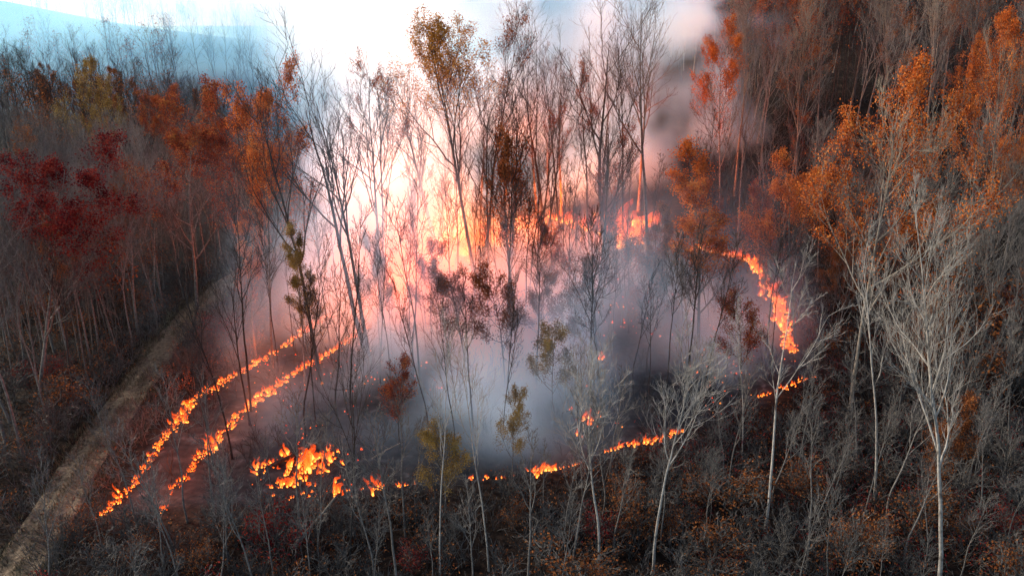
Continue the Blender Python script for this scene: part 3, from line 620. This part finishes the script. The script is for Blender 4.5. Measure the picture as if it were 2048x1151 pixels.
def far_wood(name, n, x0, x1, y0, y1, test, seed, hlo, hhi, label, mats=('twig', 'leaf_brown'), leaf_share=0.35):
    g = np.random.default_rng(seed); x = g.uniform(x0, x1, n * 5); y = g.uniform(y0, y1, n * 5)
    k = test(x, y) & in_frame(x, y, 18, 30); x, y = x[k][:n], y[k][:n]; n = len(x); h = g.uniform(hlo, hhi, n)
    c = np.stack([x, y, height(x, y) - 0.1], -1); d = np.concatenate([g.normal(0, 0.05, (n, 2)), np.ones((n, 1))], 1)
    P, Rr = grow(c, d, h, 0.006 * h, 5, 0.03, 0.03, g, 0.2)
    s, d2, l2, r2_ = spawn(P, Rr, h, 11, 0.35, 1.0, 0.6, g, 0.36, 0.6); P2, R2 = grow(s, d2, l2, np.maximum(r2_, 0.026), 3, 0.1, 0.1, g, 0.4)
    s, d3, l3, r3_ = spawn(P2, R2, l2, 7, 0.2, 1.0, 0.6, g, 0.5, 0.6); P3, R3 = grow(s, d3, l3, np.maximum(r3_, 0.015), 1, 0.12, 0.08, g, 0.5)
    V, F, n0 = [], [], 0
    for a_ in (tubes(P, Rr, 4), tubes(P2, R2, 3), tubes(P3, R3, 3)): V.append(a_[0]); F.append(a_[1] + n0); n0 += len(a_[0])
    mi = np.zeros(sum(len(f) for f in F), int)
    lt = np.repeat(g.uniform(0, 1, n) < leaf_share, 77); tp = P3[lt]; cc = np.repeat(tp[:, -1], 4, 0); cc = cc + g.normal(0, 0.35, cc.shape)
    lv, lf = leaf_quads(cc, 0.28, g); V.append(lv); F.append(lf + n0); mi = np.concatenate([mi, np.ones(len(lf), int)])
    return tag(add_obj(name, mesh_np(name, np.concatenate(V), np.concatenate(F), [M[q] for q in mats], False, mi)), label, 'forest', None, 'stuff')
far_wood('far_wood', 120, -300, -20, 185, 300, lambda x, y: x < 0, 51, 14, 20, 'hazy wood on the valley floor in the blue smoke')
far_wood('slope_wood', 190, 22, 190, 110, 230, lambda x, y: x > 30, 52, 14, 20, 'dense dim wood filling the slope behind the upper right trees', ('bark_dark', 'leaf_russet'), 0.45)
far_wood('thicket', 170, -90, -31, 36, 140, free, 53, 7, 14, 'dense thicket of slim grey saplings in the wood left of the track', ('twig', 'leaf_brown'), 0.12)
far_wood('thicket', 60, 27, 95, 46, 110, free, 54, 7, 14, 'dense thicket of slim saplings in the wood right of the fire', ('twig', 'leaf_brown'), 0.2)
far_wood('rise_wood', 120, -150, -48, 138, 185, lambda x, y: x < -46 - 0.4 * (y - 140), 57, 9, 15, 'dense dark wood on the far left rise before the valley smoke', ('bark_dark', 'leaf_brown'), 0.3)
brush('trackside_undergrowth', 110, -36, -24, 34, 96, lambda x, y: (np.abs(x - track_x(y)) > 1.5) & (np.abs(x - track_x(y)) < 3.6) & outside(x, y), 58, 1.0, 2.6, 'twig', 'pale bare brush leaning over both edges of the track', 'undergrowth', 6, 5)
far_wood('ridge_wood', 150, -300, -60, 350, 400, lambda x, y: x < 0, 59, 14, 21, 'hazy trees along the crest of the far ridge', ('twig', 'leaf_brown'), 0.3)

# dry grass on the verges and the crown of the track, and loose stones in the ruts
m, N, L, out = new_mat('dry_grass'); M['grass'] = m
g_ = N.new('ShaderNodeNewGeometry'); rc = ramp(N, [(0.0, (0.035, 0.028, 0.017)), (0.6, (0.10, 0.08, 0.045)), (1.0, (0.19, 0.155, 0.09))]); L.new(g_.outputs['Random Per Island'], rc.inputs[0])
b = N.new('ShaderNodeBsdfDiffuse'); L.new(rc.outputs[0], b.inputs[0]); L.new(b.outputs[0], out.inputs[0])
g = np.random.default_rng(71); n = 26000
y = g.uniform(22, 97, n); side = g.choice([-1, 1, 0], n, p=[0.4, 0.4, 0.2]); off = np.where(side == 0, g.normal(0, 0.22, n), side * np.abs(g.normal(1.65, 0.5, n)))
k = fbm(np.stack([off * 2, y], -1), 2.5, 3, 71) > -0.1; y, off = y[k], off[k]; x = track_x(y) + off; n = len(x)
c = np.stack([x, y, height(x, y) + 0.02], -1); d = np.concatenate([g.normal(0, 0.5, (n, 2)), np.ones((n, 1))], 1); h = g.uniform(0.15, 0.5, n)[:, None]
w = unit(np.concatenate([g.normal(0, 1, (n, 2)), np.zeros((n, 1))], 1)) * 0.022
V = np.stack([c - w, c + w, c + unit(d) * h + np.array([0, 0, 0.05])], 1).reshape(-1, 3)
tag(add_obj('dry_grass', mesh_np('dry_grass', V, np.arange(n * 3).reshape(-1, 3), M['grass'])), 'dry tan grass along the verges and middle of the track', 'grass', None, 'stuff')
n = 1300; y = g.uniform(22, 92, n); x = track_x(y) + g.normal(0, 0.9, n); c = np.stack([x, y, height(x, y) + 0.05], -1); sz = g.lognormal(-3.0, 0.45, n)[:, None, None]
octa = np.array([[1, 0, 0], [0, 1, 0], [-1, 0, 0], [0, -1, 0], [0, 0, 0.7], [0, 0, -0.7]]); tri = np.array([[0, 1, 4], [1, 2, 4], [2, 3, 4], [3, 0, 4], [1, 0, 5], [2, 1, 5], [3, 2, 5], [0, 3, 5]])
V = (c[:, None] + sz * octa[None] * g.uniform(0.6, 1.4, (n, 6, 3))).reshape(-1, 3); F = (np.arange(n)[:, None, None] * 6 + tri[None]).reshape(-1, 3)
tag(add_obj('track_gravel', mesh_np('track_gravel', V, F, M['track'])), 'loose stones scattered along the dirt track', 'gravel', None, 'stuff')

# ------------------------------------------------------------------ fire
m, N, L, out = new_mat('flame'); M['flame'] = m
at = N.new('ShaderNodeAttribute'); at.attribute_name = 'flame_heat'
n1 = noise(N, L, 5.0, 3, 'Position')
ad = N.new('ShaderNodeMath'); ad.operation = 'MULTIPLY_ADD'; ad.inputs[1].default_value = 0.6; ad.inputs[2].default_value = -0.3; L.new(n1.outputs['Fac'], ad.inputs[0])
su = N.new('ShaderNodeMath'); su.operation = 'ADD'; L.new(at.outputs['Fac'], su.inputs[0]); L.new(ad.outputs[0], su.inputs[1])
rc = ramp(N, [(0.0, (0.8, 0.06, 0.008)), (0.4, (1.0, 0.10, 0.01)), (0.8, (1.0, 0.19, 0.02)), (1.0, (1.0, 0.42, 0.075))]); L.new(su.outputs[0], rc.inputs[0])
st = N.new('ShaderNodeMapRange'); st.inputs['To Min'].default_value = 0.34; st.inputs['To Max'].default_value = 2.3; L.new(su.outputs[0], st.inputs['Value'])
em = N.new('ShaderNodeEmission'); L.new(rc.outputs[0], em.inputs['Color']); L.new(st.outputs[0], em.inputs['Strength'])
tp = N.new('ShaderNodeBsdfTransparent'); mx = N.new('ShaderNodeMixShader')
ra = N.new('ShaderNodeMapRange'); ra.inputs['From Min'].default_value = -0.1; ra.inputs['From Max'].default_value = 1.0; L.new(su.outputs[0], ra.inputs['Value'])
L.new(ra.outputs[0], mx.inputs[0]); L.new(tp.outputs[0], mx.inputs[1]); L.new(em.outputs[0], mx.inputs[2]); L.new(mx.outputs[0], out.inputs[0])
m.cycles.emission_sampling = 'NONE'
M['ember'] = None
m, N, L, out = new_mat('ember'); M['ember'] = m
g_ = N.new('ShaderNodeNewGeometry'); rc = ramp(N, [(0.0, (0.9, 0.05, 0.008)), (0.6, (1.0, 0.14, 0.015)), (1.0, (1.0, 0.32, 0.05))]); L.new(g_.outputs['Random Per Island'], rc.inputs[0])
em = N.new('ShaderNodeEmission'); em.inputs['Strength'].default_value = 0.9; L.new(rc.outputs[0], em.inputs['Color']); L.new(em.outputs[0], out.inputs[0])
m.cycles.emission_sampling = 'NONE'

def flame_mesh(seed, tongues=4):
    """a tuft of upright tongues of fire, one metre tall: each a hot core inside a thinner, redder sheath"""
    g = np.random.default_rng(seed); VV, FF, HH = [], [], []; n0 = 0
    for k in range(tongues):
        h0 = g.uniform(0.35, 1.0) if k else 1.0; r0 = g.uniform(0.07, 0.16); c = g.uniform(-0.55, 0.55, 2) if k else np.zeros(2)
        ph = g.uniform(0, 6.28, 2); lean = g.normal(0, 0.22, 2)
        for h, rr, hot in ((h0, r0, 0.42), (h0 * g.uniform(0.35, 0.75), r0 * 0.7, 1.2)):
            rings, sides = 8, 6
            t = np.linspace(0, 1, rings); tt = t * h / h0
            cx = c[0] + lean[0] * tt ** 1.5 + 0.12 * np.sin(ph[0] + 8 * tt) * tt; cyy = c[1] + lean[1] * tt ** 1.5 + 0.12 * np.sin(ph[1] + 7 * tt) * tt
            prof = np.sin(np.clip(t * 0.8 + 0.2, 0, 1) * math.pi) ** 0.8 * (1 - 0.4 * t); prof[-1] = 0.0
            a = np.arange(sides) * 2 * math.pi / sides + g.uniform(0, 1)
            jit = 1 + g.normal(0, 0.2, (rings, sides))
            V = np.stack([cx[:, None] + rr * prof[:, None] * jit * np.cos(a), cyy[:, None] + rr * prof[:, None] * jit * np.sin(a), np.broadcast_to((t * h)[:, None] - 0.06, (rings, sides))], -1)
            idx = np.arange(rings * sides).reshape(rings, sides) + n0; j = np.roll(np.arange(sides), -1)
            FF.append(np.stack([idx[:-1], idx[:-1][:, j], idx[1:][:, j], idx[1:]], -1).reshape(-1, 4)); VV.append(V.reshape(-1, 3))
            HH.append(np.repeat(hot * (1.0 - 0.85 * t ** 1.2), sides)); n0 += rings * sides
    me = mesh_np('flame', np.concatenate(VV), np.concatenate(FF), M['flame'], True)
    a = me.attributes.new('flame_heat', 'FLOAT', 'POINT'); a.data.foreach_set('value', np.concatenate(HH).astype(np.float32))
    return me
FLAMES = [flame_mesh(300 + k, 3 + k % 3) for k in range(8)]

def fire_line(pts, label, size=0.8, step=0.55, cover=0.75, spread=0.25, seed=0, lamps=0, watts=0, lamp_z=1.6, grow_to=1.0, cat='fire'):
    g = np.random.default_rng(500 + seed); pts = np.array(pts, float)
    seg = np.linalg.norm(np.diff(pts, axis=0), axis=1); cum = np.concatenate([[0], np.cumsum(seg)])
    e = empty('fire_line', (*pts[0], hz(*pts[0]))); tag(e, label, cat, 'burning edges of the fire')
    s = np.arange(0, cum[-1], step)
    on = fbm(np.stack([s, s * 0 + seed * 13.3], -1), 3.0, 3, 55 + seed); thr = np.quantile(on, 1 - cover)
    for k, d in enumerate(s):
        if on[k] < thr: continue
        x = np.interp(d, cum, pts[:, 0]) + g.normal(0, spread); y = np.interp(d, cum, pts[:, 1]) + g.normal(0, spread)
        f = 0.53 * size * (1 + (grow_to - 1) * d / cum[-1]) * g.lognormal(0, 0.55) * (0.75 + 0.6 * (on[k] - thr))
        o = add_obj('flame', FLAMES[g.integers(len(FLAMES))], e)
        o.location = Vector((x, y, hz(x, y))) - e.location; o.rotation_euler = (g.normal(0, .12), g.normal(-0.15, .15), g.uniform(0, 6.28)); o.scale = (f * g.uniform(0.9, 1.8), f * g.uniform(0.8, 1.3), f)
    for k in range(lamps):
        d = (k + 0.5) / lamps * cum[-1]; x = np.interp(d, cum, pts[:, 0]); y = np.interp(d, cum, pts[:, 1])
        ld = bpy.data.lights.new('firelight', 'POINT'); ld.energy = watts; ld.color = (1.0, 0.14, 0.02); ld.shadow_soft_size = 0.8
        lo = bpy.data.objects.new('firelight', ld); col.objects.link(lo); lo.parent = e; lo.location = Vector((x, y, hz(x, y) + lamp_z)) - e.location
    return e
fire_line(LINES['track'], 'line of flames nearest the dirt track, up the left edge', 0.42, 0.11, 0.9, 0.2, 1, 10, 105)
fire_line(LINES['inner'], 'second line of flames from the dirt track, running beside the first', 0.46, 0.11, 0.92, 0.2, 2, 10, 150)
fire_line([(-15.8, 44.8), (-14.4, 46.0), (-13.2, 47.6), (-12.4, 48.6)], 'brightest low blaze in the burnt lower left, tall tongues at its right end', 0.95, 0.12, 0.92, 0.55, 3, 1, 100, 1.2, 1.5)
fire_line([(-17.2, 47.0), (-15.0, 48.2), (-13.6, 49.4)], 'broken flames just behind the brightest lower left blaze', 0.65, 0.25, 0.8, 0.5, 4)
fire_line(LINES['front'][:3], 'thin low flames along the front edge, left of the bright trunk', 0.45, 0.45, 0.5, 0.15, 5)
fire_line([(-9.6, 44.5), (-7.0, 44.8), (-6.3, 44.9)], 'short row of small flames on the dark bank, low centre', 0.6, 0.3, 0.9, 0.08, 6)
fire_line(LINES['front'][3:6], 'few scattered flames on the front edge between two flame rows', 0.45, 0.5, 0.35, 0.15, 7)
fire_line(LINES['front'][5:], 'long row of low flames climbing right behind the two pale trees', 0.62, 0.28, 0.85, 0.09, 8, 2, 40, 0.8)
fire_line(LINES['right'], 'short row of flames on the right bank behind the slender pale tree', 0.55, 0.32, 0.62, 0.1, 9, 1, 30, 0.8)
fire_line(LINES['back_right'], 'curved band of bright flames under the orange trees at right', 0.66, 0.1, 0.98, 0.28, 10, 6, 130, 1.5, 1.2)
fire_line(LINES['back'], 'bright blaze at the back below the dark forked tree', 2.4, 0.22, 0.9, 0.6, 11, 8, 2000, 2.0, 0.8)
fire_line(LINES['middle'], 'tall blaze in thick orange smoke left of the thick central trunk', 2.7, 0.22, 0.85, 0.8, 12, 10, 1500, 2.2)
fire_line([(4.0, 48.9), (5.2, 52.6), (6.3, 55.0)], 'flames climbing dead wood behind the crown of the pale forked tree', 0.95, 0.4, 0.6, 0.5, 13)
fire_line([(7.7, 63.6), (7.9, 64.8)], 'lone upright flame in the burnt middle of the wood', 1.3, 0.3, 0.9, 0.15, 14)
fire_line([(-3.5, 100.2), (0.5, 104.5), (4.0, 108.5), (6.6, 108.6)], 'flames half hidden in smoke between the two back blazes', 1.6, 0.35, 0.7, 0.5, 15, 6, 2200, 2.2)
fire_line([(-12.5, 78.5), (-11.6, 81.0), (-11.0, 83.0)], 'flames at the far end of the second line, under orange smoke', 1.3, 0.3, 0.8, 0.3, 16, 4, 1200, 2.0)
# glowing embers strewn over the burnt ground
g = np.random.default_rng(91); n = 9000
ex = g.uniform(-26, 27, n); ey = g.uniform(42, 95, n)
pat = fbm(np.stack([ex, ey], -1), 6, 3, 91); keep = (inside_burn(ex, ey) > 0.3) & (pat > 0.05) & (g.uniform(0, 1, n) < 0.24)
ex, ey = ex[keep], ey[keep]; c = np.stack([ex, ey, height(ex, ey) + 0.12], -1)
k = len(c); s = g.lognormal(-2.9, 0.45, k)[:, None, None]
tet = np.array([[1, 0, -0.4], [-0.5, 0.87, -0.4], [-0.5, -0.87, -0.4], [0, 0, 0.9]])
V = c[:, None] + s * (tet[None] * g.uniform(0.6, 1.4, (k, 4, 3)))
F = (np.arange(k)[:, None, None] * 4 + np.array([[0, 1, 3], [1, 2, 3], [2, 0, 3]])[None]).reshape(-1, 3)
eo = tag(add_obj('embers', mesh_np('embers', V.reshape(-1, 3), F, M['ember'])), 'scattered glowing orange embers on the charred ground', 'embers', None, 'stuff')

# ------------------------------------------------------------------ smoke
def smoke_mat(name, color, scale, g_):
    m, N, L, out = new_mat(name)
    at = N.new('ShaderNodeAttribute'); at.attribute_name = 'density'
    mu = N.new('ShaderNodeMath'); mu.operation = 'MULTIPLY'; mu.inputs[1].default_value = scale; L.new(at.outputs['Fac'], mu.inputs[0])
    v = N.new('ShaderNodeVolumeScatter'); v.inputs['Color'].default_value = (*color, 1); v.inputs['Anisotropy'].default_value = g_
    L.new(mu.outputs[0], v.inputs['Density']); L.new(v.outputs[0], out.inputs['Volume'])
    return m
def smoke_grid(name, lo, hi, res, dens, mat, label):
    """a volume grid whose density is DENS (nz, ny, nx)"""
    nx_, ny_, nz_ = res
    me = bpy.data.meshes.new(name); me.vertices.add(nx_ * ny_ * nz_)
    a = me.attributes.new('value', 'FLOAT', 'POINT'); a.data.foreach_set('value', dens.astype(np.float32).ravel())
    o = add_obj(name, me); tag(o, label, 'smoke', None, 'stuff')
    ng = bpy.data.node_groups.new(name, 'GeometryNodeTree')
    ng.interface.new_socket('Geometry', in_out='INPUT', socket_type='NodeSocketGeometry'); ng.interface.new_socket('Geometry', in_out='OUTPUT', socket_type='NodeSocketGeometry')
    N, L = ng.nodes, ng.links
    gi = N.new('NodeGroupInput'); go = N.new('NodeGroupOutput'); vc = N.new('GeometryNodeVolumeCube'); sm = N.new('GeometryNodeSetMaterial')
    si = N.new('GeometryNodeSampleIndex'); si.data_type = 'FLOAT'; si.domain = 'POINT'; si.clamp = True
    na = N.new('GeometryNodeInputNamedAttribute'); na.data_type = 'FLOAT'; na.inputs['Name'].default_value = 'value'
    L.new(gi.outputs[0], si.inputs['Geometry']); L.new(na.outputs['Attribute'], si.inputs['Value'])
    po = N.new('GeometryNodeInputPosition'); sx = N.new('ShaderNodeSeparateXYZ'); L.new(po.outputs[0], sx.inputs[0])
    ids = []
    for k, (l, h, n) in enumerate(zip(lo, hi, res)):
        mr = N.new('ShaderNodeMapRange'); mr.inputs['From Min'].default_value = l; mr.inputs['From Max'].default_value = h; mr.inputs['To Max'].default_value = n - 1
        L.new(sx.outputs[k], mr.inputs['Value']); r_ = N.new('ShaderNodeMath'); r_.operation = 'ROUND'; L.new(mr.outputs[0], r_.inputs[0]); ids.append(r_)
    m1 = N.new('ShaderNodeMath'); m1.operation = 'MULTIPLY_ADD'; m1.inputs[1].default_value = ny_; L.new(ids[2].outputs[0], m1.inputs[0]); L.new(ids[1].outputs[0], m1.inputs[2])
    m2 = N.new('ShaderNodeMath'); m2.operation = 'MULTIPLY_ADD'; m2.inputs[1].default_value = nx_; L.new(m1.outputs[0], m2.inputs[0]); L.new(ids[0].outputs[0], m2.inputs[2])
    L.new(m2.outputs[0], si.inputs['Index']); L.new(si.outputs[0], vc.inputs['Density'])
    vc.inputs['Min'].default_value = lo; vc.inputs['Max'].default_value = hi
    for k, ax in enumerate('XYZ'): vc.inputs['Resolution ' + ax].default_value = res[k]
    L.new(vc.outputs[0], sm.inputs['Geometry']); sm.inputs['Material'].default_value = mat; L.new(sm.outputs[0], go.inputs[0])
    md = o.modifiers.new('smoke', 'NODES'); md.node_group = ng
    me.materials.append(mat)
    return o
def grid_points(lo, hi, res):
    ax = [np.linspace(l, h, n) for l, h, n in zip(lo, hi, res)]
    Z, Y, X = np.meshgrid(ax[2], ax[1], ax[0], indexing='ij')
    return X, Y, Z

# fire smoke: thick behind the tree line, thin and low over the burnt ground
lo, hi, vox = (-62., 44., -1.), (42., 165., 55.), 1.25
res = tuple(int((h - l) / vox) + 1 for l, h in zip(lo, hi))
X, Y, Z = grid_points(lo, hi, res); P = np.stack([X, Y, Z], -1)
n_big = fbm(P, 17, 4, 200); n_mid = fbm(P * np.array([1, 1, 0.8]), 9, 4, 230, 0.6)
zz = np.clip(Z, 0, None)
lobe = np.abs(vnoise(P, 13, 240)) + 0.5 * np.abs(vnoise(P, 6.5, 241)) + 0.25 * np.abs(vnoise(P, 3.4, 242))          # rounded billows with creases between them
xr = 16.5 + 0.07 * zz + 10.0 * n_big + 15.0 * lobe - 0.12 * np.clip(112 - Y, 0, 40)          # right-hand edge of the plume
xl = -21.5 - 0.12 * np.clip(Y - 90, 0, 40) + 7 * n_big - 9 * (lobe - 0.5)                    # left-hand edge drifts away left with height
yf = 106 - 9 * sstep(-4, -14, X) - 25 * sstep(-8, -20, X) + 0.15 * zz + 6 * n_big - 12 * (lobe - 0.5)            # near face of the thick smoke
yb = 138 + 12 * n_big
ib = inside_burn(X[0], Y[0])[None]
plume = sstep(0, 2.5, xr - X) * sstep(0, 1, (X - xl) / (5 + 0.3 * zz)) * sstep(0, 16, Y - yf) * sstep(0, 14, yb - Y)
bil = np.clip(0.05 + 1.4 * lobe + 1.2 * n_mid + 0.8 * n_big, 0.1 + 0.4 * sstep(0, 12, X), 1.8)
plume *= bil * (1 + 0.1 * sstep(0, 20, X + 8 * n_big))
plume *= 1 - 0.45 * sstep(20, 55, Z)
left = sstep(-3, -10, X) * sstep(58, 72, Y) * (1 - sstep(5, 16, Z)) * sstep(-3, 2, ib + 2 * n_big) * np.clip(0.7 + 1.2 * n_mid, 0, 1.5)
low = sstep(-1.5, 4, ib) * np.exp(-zz / (3.5 + 1.5 * sstep(50, 80, Y) + 4 * sstep(-6, -14, X))) * np.clip(0.2 + 2.2 * n_big + 2.2 * n_mid, 0, 1.9) * (0.45 + 0.55 * sstep(48, 74, Y)) * (1 - 0.8 * sstep(78, 85, Y) * sstep(-13, -10, X))
pool = np.exp(-((X + 3) / 12) ** 2 - ((Y - 62) / 9) ** 2) * np.exp(-zz / 5) * np.clip(0.45 + 2.4 * n_mid, 0, 2)
dens = 0.6 * pool + 0.16 * plume + 0.3 * low + 0.12 * left
edge = sstep(0, 6, X - lo[0]) * sstep(0, 4, hi[0] - X) * sstep(0, 4, Y - lo[1]) * sstep(0, 10, hi[1] - Y) * sstep(0, 6, hi[2] - Z)
dens = np.clip(dens * edge - 0.003, 0, None)
smoke_grid('smoke', lo, hi, res, dens, smoke_mat('smoke', (0.52, 0.80, 1.0), 1.0, 0.25), 'thick pale smoke billowing from the fire, orange near the flames')
# drifting blue smoke in the valley behind
lo, hi, vox = (-290., 150., -20.), (70., 470., 66.), 7.0
res = tuple(int((h - l) / vox) + 1 for l, h in zip(lo, hi))
X, Y, Z = grid_points(lo, hi, res); P = np.stack([X, Y, Z], -1)
n_big = fbm(P, 60, 4, 260)
d = sstep(0, 60, Y - 160 - 0.3 * np.clip(-X - 60, 0, 200) - 14 * n_big) * (0.6 + 1.3 * n_big) * np.exp(-np.clip(Z - 14, 0, 80) / 26) * sstep(-290, -200, X + 30 * n_big) 
dens = np.clip(d, 0, 2) * 0.024 * sstep(0, 30, hi[1] - Y) * sstep(0, 30, hi[0] - X) * sstep(0, 14, hi[2] - Z)
smoke_grid('valley_smoke', lo, hi, res, np.where(dens < 1e-4, 0, dens), smoke_mat('valley_smoke', (0.22, 0.60, 1.0), 1.0, 0.3), 'thin blue smoke drifting over the valley behind')
